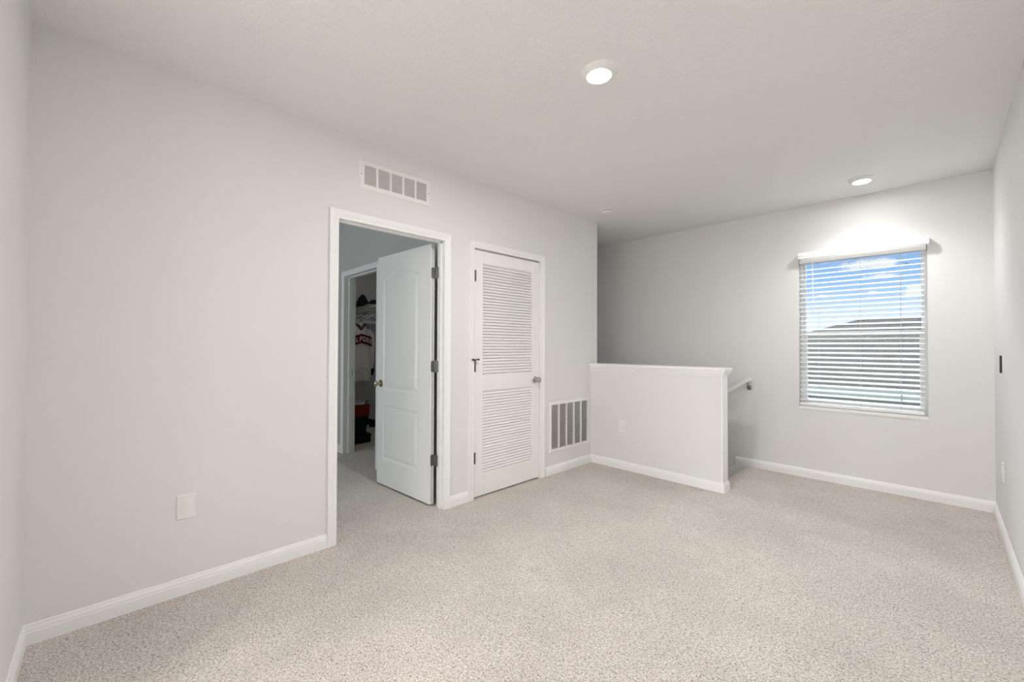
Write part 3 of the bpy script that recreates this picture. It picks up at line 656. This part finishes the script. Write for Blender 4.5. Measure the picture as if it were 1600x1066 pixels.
# ------------------------------------------------------------------ walk-in closet contents
# wire shelf with hanging rail
SHZ = 1.86; RY = 2.87
shf = thing('wire_shelf', 'white wire shelf with hanging rail in the walk-in closet', 'shelf', (-2.6, 3.36, SHZ))
mb = MB()
for yy in (3.36, 3.2, 3.04, RY - 0.03): mb.tube([(-3.94, yy, SHZ), (-1.05, yy, SHZ)], 0.003, 6)
mb.tube([(-3.94, RY - 0.03, SHZ - 0.035), (-1.05, RY - 0.03, SHZ - 0.035)], 0.003, 6)
for i in range(110):
    x = -3.93 + i * 0.0262; mb.tube([(x, 3.36, SHZ + 0.003), (x, RY - 0.03, SHZ + 0.003), (x, RY - 0.03, SHZ - 0.035)], 0.0013, 4, False)
mb.build('shelf_wires', M_HANGER, shf)
MB().tube([(-3.945, RY, SHZ - 0.065), (-1.02, RY, SHZ - 0.065)], 0.008, 10).build('hanging_rail', M_HANGER, shf)
for x in (-3.2, -2.2, -1.3): MB().tube([(x, RY - 0.03, SHZ - 0.035), (x, RY, SHZ - 0.072), (x, 3.36, SHZ - 0.38)], 0.004, 6).build('shelf_brace', M_HANGER, shf)
RZ = SHZ - 0.065

def hanger(x, label, yaw=0.0, cy=RY, drop=0.0):
    t = thing('clothes_hanger', label, 'hanger', (x, cy, RZ), 'white clothes hangers on the closet rail', rot=(0, 0, yaw))
    b_ = MB(); hook = [(0, 0.012 * math.cos(a) * 1.2, 0.002 + 0.0145 * math.sin(a)) for a in [PI * 1.05 - 0.16 * k_ for k_ in range(24)]]
    hook = hook + [(0, 0.0, -0.035), (0, 0.0, -0.075)]
    b_.tube(hook, 0.0028, 6); b_.build('hook', M_HANGER, t, world=False, smooth=True)
    b_ = MB(); b_.tube([(0, 0, -0.072), (0, 0.06, -0.085), (0, 0.20, -0.165), (0, 0.215, -0.18), (0, 0.20, -0.19), (0, -0.20, -0.19), (0, -0.215, -0.18), (0, -0.20, -0.165), (0, -0.06, -0.085), (0, 0, -0.072)], 0.0055, 8)
    b_.build('hanger_arms', M_HANGER, t, world=False, smooth=True); return t

def garment(name, label, cat, x, cy, ztop, zbot, hw, mat, depth=0.055, group=None, sleeve=True, yaw=0.0, seed=0):
    t = thing(name, label, cat, (x, cy, zbot), group, rot=(0, 0, yaw))
    rows = 26; seg = 48; rings = []; hgt = ztop - zbot
    for i in range(rows + 1):
        f = i / rows; z = f * hgt
        # body width: hem, side, shoulder slope, collar
        if f < 0.06: wv_ = hw * (0.86 + f * 1.6)
        elif f < 0.80: wv_ = hw * (0.96 + 0.04 * math.sin(f * 5))
        else:
            g = (f - 0.80) / 0.20; wv_ = hw * (1.0 - 0.72 * g ** 1.15)
        dp = depth * (0.75 if f < 0.05 else 1.0) * (1.0 if f < 0.8 else 1.0 - 0.45 * (f - 0.8) / 0.2)
        rg = []
        for j in range(seg):
            a = 2 * PI * j / seg; cy_ = math.copysign(abs(math.cos(a)) ** 0.75, math.cos(a)); sx_ = math.copysign(abs(math.sin(a)) ** 0.8, math.sin(a))
            fold = 0.010 * math.sin(cy_ * 9 + seed + f * 1.3) * (1 - f) ** 0.6 + 0.004 * math.sin(cy_ * 21 + seed * 2)
            rg.append((dp * sx_ + fold * (1 if sx_ > 0 else 0.6) * abs(sx_), wv_ * cy_, z + (0.012 * math.cos(cy_ * 1.5) if i == 0 else 0)))
        rings.append(rg)
    MB().loft(rings).build('body', mat, t, smooth=True, world=False)
    if sleeve:
        for s in (-1, 1):
            zs = hgt * 0.86
            MB().tube([(0.0, s * hw * 0.62, zs + 0.02), (-0.004, s * hw * 0.95, zs - 0.05), (-0.008, s * (hw + 0.015), zs - 0.22), (-0.006, s * (hw + 0.012), zs - 0.42), (0.0, s * (hw + 0.002), zs - 0.58)], [0.05, 0.058, 0.055, 0.048, 0.036], 14).build('sleeve', mat, t, smooth=True, world=False)
    return t

SX, SY = -3.60, 2.835
sw_ = garment('sweatshirt', 'cream sweatshirt with a maroon lettered chest band hanging in the closet', 'sweatshirt', SX - 0.05, SY, 1.60, 0.695, 0.185, M_CREAM, 0.045, seed=1.0)
zb = 0.695
# band
def band_z(dy): return -0.30 * abs(dy)
mb = MB(); ny = 24; vs = []
def front_x(dy): return 0.048 * (max(0.0, 1 - (abs(dy) / 0.186) ** 2.6)) ** 0.42 + 0.022
for q in range(ny + 1):
    dy = -0.182 + 0.364 * q / ny
    for (zz, ox) in ((1.296, -0.012), (1.296, 0.003), (1.436, 0.003), (1.436, -0.012)):
        vs.append((front_x(dy) + ox, dy, zz - zb + band_z(dy)))
mb.add(vs, [(q * 4 + j, q * 4 + (j + 1) % 4, q * 4 + 4 + (j + 1) % 4, q * 4 + 4 + j) for q in range(ny) for j in range(4)] + [(0, 1, 2, 3), tuple(ny * 4 + j for j in (3, 2, 1, 0))])
mb.build('chest_band', M_MAROON, sw_, world=False)['label'] = 'maroon chevron band'
def letters(parent):
    b_ = MB()
    for ch, dy in (('I', -0.118), ('L', -0.074), ('F', -0.021), ('G', 0.034), ('E', 0.091), ('R', 0.144)):
        cu = bpy.data.curves.new('letter', 'FONT'); cu.body = ch; cu.size = 0.105; cu.extrude = 0.002; cu.offset = 0.0035; cu.align_x = 'CENTER'
        o = bpy.data.objects.new('letter', cu); COL.objects.link(o)
        dg = bpy.context.evaluated_depsgraph_get(); dg.update(); me = bpy.data.meshes.new_from_object(o.evaluated_get(dg))
        sl = -0.30 if dy > 0 else 0.30
        vs = []
        for v in me.vertices:
            yl = dy + v.co.x * 0.76; vs.append((front_x(yl) + 0.005 + v.co.z, yl, 1.331 - zb + v.co.y * 0.98 + band_z(dy) + sl * v.co.x * 0.76))
        b_.add(vs, [tuple(p.vertices) for p in me.polygons])
        bpy.data.objects.remove(o); bpy.data.curves.remove(cu); bpy.data.meshes.remove(me)
    b_.build('lettering', M_WHITECLOTH, parent, world=False)['label'] = 'white block letters ILFGER'
letters(sw_)
# striped V collar
for k_, (m_, r_) in enumerate(((M_BLACKCLOTH, 0.010), (M_GREYCLOTH, 0.007), (M_BLACKCLOTH, 0.007))):
    o_ = 0.016 * k_
    MB().tube([(0.020, -0.082 + o_, 1.592 - zb), (0.044, -0.045 + o_ * 0.8, 1.555 - zb), (0.053, 0.0, 1.500 - zb + o_ * 1.2), (0.044, 0.045 - o_ * 0.8, 1.555 - zb), (0.020, 0.082 - o_, 1.592 - zb)], r_, 8).build('collar', m_, sw_, smooth=True, world=False)
# kangaroo pocket edges and ribbed hem
mb = MB(); mb.tube([(0.058, -0.12, 0.145), (0.060, -0.07, 0.165), (0.062, -0.01, 0.205), (0.060, 0.02, 0.21)], 0.003, 6); mb.tube([(0.060, 0.075, 0.21), (0.058, 0.10, 0.155)], 0.004, 6); mb.build('pocket_seam', M_GREYCLOTH, sw_, world=False)
hanger(SX - 0.05, 'white plastic hanger carrying the cream sweatshirt', 0.0, SY + 0.035)
hanger(SX + 0.20, 'bare white plastic hanger tilted in front of the cream sweatshirt', 0.2, RY)
hanger(SX + 0.48, 'bare white plastic hanger turned sideways nearest the closet doorway', -0.25, RY)
garment('hanging_garment', 'black garment hanging behind the cream sweatshirt', 'clothing', SX - 0.165, RY + 0.06, 1.56, 0.775, 0.20, M_BLACKCLOTH, 0.03, seed=3.0, sleeve=False)
garment('hanging_garment', 'blue grey shirt hanging behind the cream sweatshirt near the shelf', 'clothing', SX - 0.29, 3.06, 1.775, 1.05, 0.12, M_BLUEGREY, 0.025, seed=5.0, sleeve=False)
# clothes heaped on the shelf
def heap(label, c, size, mat, seed, name='folded_sweater', grp='clothes heaped on the closet shelf', flat=0.55):
    t_ = MB(); nu_, nv = 36, 14; rings = []
    for i in range(nv + 1):
        f = i / nv; z = f; rr = math.sqrt(max(0.0, 1 - (f ** 2.2) * 0.97)); rg = []
        for j in range(nu_):
            a = 2 * PI * j / nu_; sq = 1.0 / max(abs(math.cos(a)), abs(math.sin(a))) ** flat
            nn = 1 + 0.16 * noise.noise(Vector((math.cos(a) * 1.7 + seed, math.sin(a) * 1.7, f * 3)))
            rg.append((c[0] + size[0] * rr * math.cos(a) * sq * nn, c[1] + size[1] * rr * math.sin(a) * sq * nn, c[2] + size[2] * z * (1 + 0.12 * noise.noise(Vector((math.cos(a) + seed, math.sin(a), 0)))) ))
        rings.append(rg)
    t_.loft(rings); o = t_.build(name, mat, smooth=True)
    return tag(o, label, 'clothing', grp)
z_ = SHZ + 0.0045
heap('black heap of clothes on the left of the closet shelf', (-3.80, 2.935, z_), (0.105, 0.070, 0.20), M_BLACKCLOTH, 2.0, 'clothes_heap')
heap('dark navy sweater lying to the right on the closet shelf', (-3.79, 3.115, z_), (0.11, 0.072, 0.135), M_NAVY, 5.0)
heap('dark red sweater on the closet shelf edge', (-3.53, 3.08, z_), (0.09, 0.070, 0.075), M_RED, 9.0)
heap('grey shirt folded flat at the front of the closet shelf', (-3.52, 2.925, z_), (0.09, 0.062, 0.035), M_GREYCLOTH, 12.0)
# shoe boxes stacked inside the closet by the doorway
def shoebox(y1_, z0_, h_, xf_, mat, label, dy=0.34, yaw=0.0):
    t = thing('shoe_box', label, 'box', (xf_ - 0.16, y1_ - dy / 2, z0_), 'shoe boxes stacked in the closet', rot=(0, 0, yaw))
    MB().box(-0.158, 0.158, -dy / 2 + 0.004, dy / 2 - 0.004, 0.0, h_ - 0.030).build('box_base', mat, t, world=False, bevel=0.001)
    MB().box(-0.162, 0.162, -dy / 2, dy / 2, h_ - 0.036, h_ - 0.0005).build('box_lid', mat, t, world=False, bevel=0.001)
shoebox(2.486, 0.0, 0.111, -2.515, M_BLACKBOX, 'black shoe box on the closet floor, lowest of its stack')
shoebox(2.430, 0.111, 0.115, -2.525, M_BLACKBOX, 'black shoe box second from the floor in the closet stack', 0.30)
shoebox(2.452, 0.226, 0.118, -2.520, M_BLACKBOX, 'black shoe box directly under the red one', 0.32)
shoebox(2.468, 0.344, 0.148, -2.515, M_REDBOX, 'red shoe box on top of the black boxes', 0.335)

def shoe(label, loc, yaw, up_mat, sole_mat, grp, scale=1.0):
    t = thing('sneaker', label, 'shoe', loc, grp, rot=(0, 0, yaw))
    L = 0.28 * scale; rings = []; srings = []
    st = [(0.0, 0.030, 0.075), (0.06, 0.037, 0.098), (0.18, 0.038, 0.105), (0.32, 0.036, 0.098), (0.45, 0.038, 0.078), (0.6, 0.044, 0.060), (0.8, 0.047, 0.045), (0.93, 0.036, 0.036), (1.0, 0.015, 0.026)]
    for f, hw_, ht in st:
        rings.append([(L * f, hw_ * scale * math.cos(a) * (1 if math.sin(a) < 0 else 0.55 + 0.45 * (1 - math.sin(a))), 0.022 * scale + max(0.0, math.sin(a)) * (ht - 0.02) * scale) for a in [2 * PI * j / 20 for j in range(20)]])
        srings.append([(L * f * 1.02 - 0.003, hw_ * 1.08 * scale * math.cos(a), 0.012 * scale + 0.012 * scale * math.copysign(min(1, abs(math.sin(a)) * 2.5), math.sin(a))) for a in [2 * PI * j / 20 for j in range(20)]])
    MB().loft(rings).build('upper', up_mat, t, smooth=True, world=False); MB().loft(srings).build('sole', sole_mat, t, smooth=True, world=False)
    b_ = MB()
    for q in range(4): x = L * (0.42 + 0.07 * q); b_.tube([(x, -0.022, 0.070 - 0.006 * q), (x, 0, 0.082 - 0.008 * q), (x, 0.022, 0.070 - 0.006 * q)], 0.003, 6)
    b_.build('laces', M_WHITECLOTH, t, world=False)
    MB().tube([(L * 0.03 + 0.03 * math.cos(a) + 0.045, 0.026 * math.sin(a), 0.098 * scale) for a in [2 * PI * j / 16 for j in range(17)]], 0.007, 8).build('ankle_collar', M_BLACKCLOTH, t, smooth=True, world=False)
shoe('grey sneaker with a white sole lying on the red shoe box', (-2.60, 2.135, 0.4925), math.radians(84), M_GREYCLOTH, M_SHOEWHITE, 'sneakers in the closet')
mb = MB(); mb.loft([[(-2.60 + 0.030 * r_ * math.cos(a), 2.262 + 0.032 * r_ * math.sin(a), 0.565 + z2 + 0.03) for a in [2 * PI * j / 16 for j in range(16)]] for r_, z2 in ((0.8, 0), (1.0, 0.02), (0.95, 0.045), (0.6, 0.062))])
tag(mb.build('cloth_bundle', M_BLACKCLOTH, smooth=True), 'small black cloth bundle resting on the grey sneaker on the red box', 'clothing')
mb = MB(); mb.prism([(-2.56, 2.430, 0.4925), (-2.56, 2.440, 0.4925), (-2.56, 2.458, 0.540), (-2.56, 2.446, 0.542)], (-0.008, 0, 0)); tag(mb.build('black_tag', M_BLACKBOX), 'small black upright tag at the corner of the red box', 'tag')
shoe('dark sneaker with a white sole on the closet floor in the far corner', (-3.60, 2.92, 0.0), math.radians(80), M_NAVY, M_SHOEWHITE, 'sneakers in the closet')
shoe('dark sneaker with a white sole beside the far closet wall', (-3.73, 2.92, 0.0), math.radians(80), M_BLACKCLOTH, M_SHOEWHITE, 'sneakers in the closet')
shoe('all black sneaker on the closet floor nearest the doorway', (-3.47, 2.92, 0.0), math.radians(80), M_BLACKCLOTH, M_BLACKCLOTH, 'sneakers in the closet')
o = heap('dark duffel bag slumped against the back wall of the closet', (-3.70, 3.29, 0.0), (0.18, 0.040, 0.34), M_NAVY, 21.0, 'duffel_bag', None); o['category'] = 'bag'

# ------------------------------------------------------------------ outdoors: neighbour's house, lawn
def shingle_mat():
    m, n, l, p = node_mat('asphalt_shingles'); p.inputs['Roughness'].default_value = 0.95; p.inputs['Specular IOR Level'].default_value = 0.1
    tc = n.new('ShaderNodeTexCoord'); b = n.new('ShaderNodeTexBrick'); b.inputs['Scale'].default_value = 3.2; b.inputs['Mortar Size'].default_value = 0.012; b.inputs['Color1'].default_value = (0.058, 0.049, 0.038, 1); b.inputs['Color2'].default_value = (0.082, 0.070, 0.056, 1); b.inputs['Mortar'].default_value = (0.026, 0.024, 0.022, 1)
    mp = n.new('ShaderNodeMapping'); mp.inputs['Scale'].default_value = (1, 1, 1); l.new(tc.outputs['Object'], mp.inputs[0]); l.new(mp.outputs[0], b.inputs['Vector'])
    nz = n.new('ShaderNodeTexNoise'); nz.inputs['Scale'].default_value = 3; nz.inputs['Detail'].default_value = 6; l.new(tc.outputs['Object'], nz.inputs['Vector'])
    mx = n.new('ShaderNodeMix'); mx.data_type = 'RGBA'; mx.blend_type = 'MULTIPLY'; mx.inputs['Factor'].default_value = 0.6; l.new(b.outputs[0], mx.inputs['A']); l.new(nz.outputs['Color'], mx.inputs['B'])
    hs = n.new('ShaderNodeHueSaturation'); hs.inputs['Saturation'].default_value = 0.45; hs.inputs['Value'].default_value = 1.5; l.new(mx.outputs['Result'], hs.inputs['Color']); l.new(hs.outputs[0], p.inputs['Base Color'])
    return m
M_SHINGLE = shingle_mat()
M_STUCCO = paint('grey_green_stucco', (0.20, 0.25, 0.24), 0.9, 0.4, 60)
M_FASCIA = paint('white_fascia', (0.35, 0.37, 0.36), 0.7, 0.05, 60)
def grass_mat():
    m, n, l, p = node_mat('lawn'); p.inputs['Roughness'].default_value = 1.0
    tc = n.new('ShaderNodeTexCoord'); nz = n.new('ShaderNodeTexNoise'); nz.inputs['Scale'].default_value = 6; nz.inputs['Detail'].default_value = 8; l.new(tc.outputs['Object'], nz.inputs['Vector'])
    r = n.new('ShaderNodeValToRGB'); r.color_ramp.elements[0].color = (0.05, 0.09, 0.03, 1); r.color_ramp.elements[1].color = (0.16, 0.23, 0.08, 1); l.new(nz.outputs['Fac'], r.inputs[0]); l.new(r.outputs[0], p.inputs['Base Color'])
    return m
GZ = -3.2
mb = MB(); mb.box(-80, 80, 5.2, 140, GZ - 0.2, GZ); tag(mb.build('lawn', grass_mat()), 'green lawn below the window', 'lawn', None, 'structure')
hs_ = thing('neighbour_house', 'single storey house with a grey hip roof outside the window', 'house', (4, 16, GZ))
RX0, RX1, RY_ = 0.942, 9.0, 16.0; RZ_ = 2.07; EY0 = 11.2; EZ = 0.42; EX0 = -3.6; EX1 = 13.6; EY1 = 20.8
mb = MB()
vs = [(EX0, EY0, EZ), (EX1, EY0, EZ), (EX1, EY1, EZ), (EX0, EY1, EZ), (RX0, RY_, RZ_), (RX1, RY_, RZ_)]
mb.add(vs, [(0, 1, 5, 4), (1, 2, 5), (2, 3, 4, 5), (3, 0, 4), (0, 3, 2, 1)]); mb.build('roof', M_SHINGLE, hs_)
mb = MB(); mb.box(EX0, EX1, EY0 - 0.02, EY0, EZ - 0.18, EZ + 0.01); mb.box(EX0 - 0.02, EX0, EY0, EY1, EZ - 0.18, EZ + 0.01); mb.box(EX1, EX1 + 0.02, EY0, EY1, EZ - 0.18, EZ + 0.01); mb.box(EX0, EX1, EY1, EY1 + 0.02, EZ - 0.18, EZ + 0.01); mb.build('fascia', M_FASCIA, hs_)
mb = MB(); mb.box(EX0 + 0.4, EX1 - 0.4, EY0 + 0.4, EY1 - 0.4, GZ, EZ + 0.05); mb.build('house_wall', M_STUCCO, hs_)
# soaring bird
bx = Vector((2.665 + (1.838 - 2.665) * 3, 60.0, 1.25 + (4.197 - 1.25) * 3))
bd = thing('bird', 'small dark bird gliding in the sky seen through the upper sash', 'bird', bx)
b_ = MB(); b_.tube([(-0.05, -0.16, 0), (0, -0.08, 0), (0.0, 0.06, 0), (0.0, 0.12, -0.01), (0, 0.20, -0.01)], [0.012, 0.045, 0.05, 0.02, 0.03], 10)
for s in (-1, 1): b_.add([(s * 0.03, -0.05, 0.01), (s * 0.2, -0.09, 0.045 - s * 0.05), (s * 0.34, 0.0, 0.02 - s * 0.09), (s * 0.18, 0.06, 0.045 - s * 0.05), (s * 0.03, 0.06, 0.01), (s * 0.03, 0.0, -0.015), (s * 0.2, -0.01, 0.025 - s * 0.05)], [(0, 1, 3, 4), (1, 2, 3), (0, 5, 6, 1), (5, 4, 3, 6), (6, 2, 1), (6, 3, 2), (0, 4, 5)])
b_.build('bird_body', M_BLACK, bd, smooth=True, world=False)

# ------------------------------------------------------------------ added window behind the camera, bedroom window (daylight)
def far_window(name, label, rect, fn):
    u0, u1, z0_, z1_ = rect
    t = thing(name, label, 'window', fn(u0, z0_, -0.08), kind='structure')
    b_ = MB().sweep([(u0, z0_), (u0, z1_), (u1, z1_), (u1, z0_), (u0, z0_)], [(1, 1), (1, -1), (-1, -1), (-1, 1), (1, 1)], [(0, -0.10), (0, -0.06), (0.045, -0.06), (0.045, -0.10)], fn); b_.build('window_frame', M_VINYL, t)
    c = [fn(u, z, n_) for u in (u0 + 0.045, u1 - 0.045) for z in (z0_ + 0.045, z1_ - 0.045) for n_ in (-0.083, -0.079)]; xs, ys, zs = zip(*c)
    MB().box(min(xs), max(xs), min(ys), max(ys), min(zs), max(zs)).build('pane', M_GLASS, t)
far_window('added_window', 'added white framed window in the right wall of the loft behind the camera', LW, rl_)  # unseen window added to carry fill light into the room
far_window('window_3', 'white framed window of the bedroom', BW, lambda u, z, n: (u, -2.2 + n, z))
def daylight(name, loc, rot, sx_, sy_, watts, col):
    ld_ = bpy.data.lights.new(name, 'AREA'); ld_.shape = 'RECTANGLE'; ld_.size = sx_; ld_.size_y = sy_; ld_.energy = watts; ld_.color = col
    o_ = bpy.data.objects.new(name, ld_); COL.objects.link(o_); o_.location = loc; o_.rotation_euler = rot
daylight('loft_fill', (XR + 0.14, -2.6, 1.45), (PI / 2, 0, PI / 2), 1.95, 1.45, LOFT_FILL, (0.97, 0.985, 1.0))  # fill light behind the added loft window
daylight('bedroom_window_daylight', (-1.85, -2.38, 1.45), (PI / 2, 0, 0), 1.5, 1.35, BED_DAY, (0.90, 0.96, 1.0))
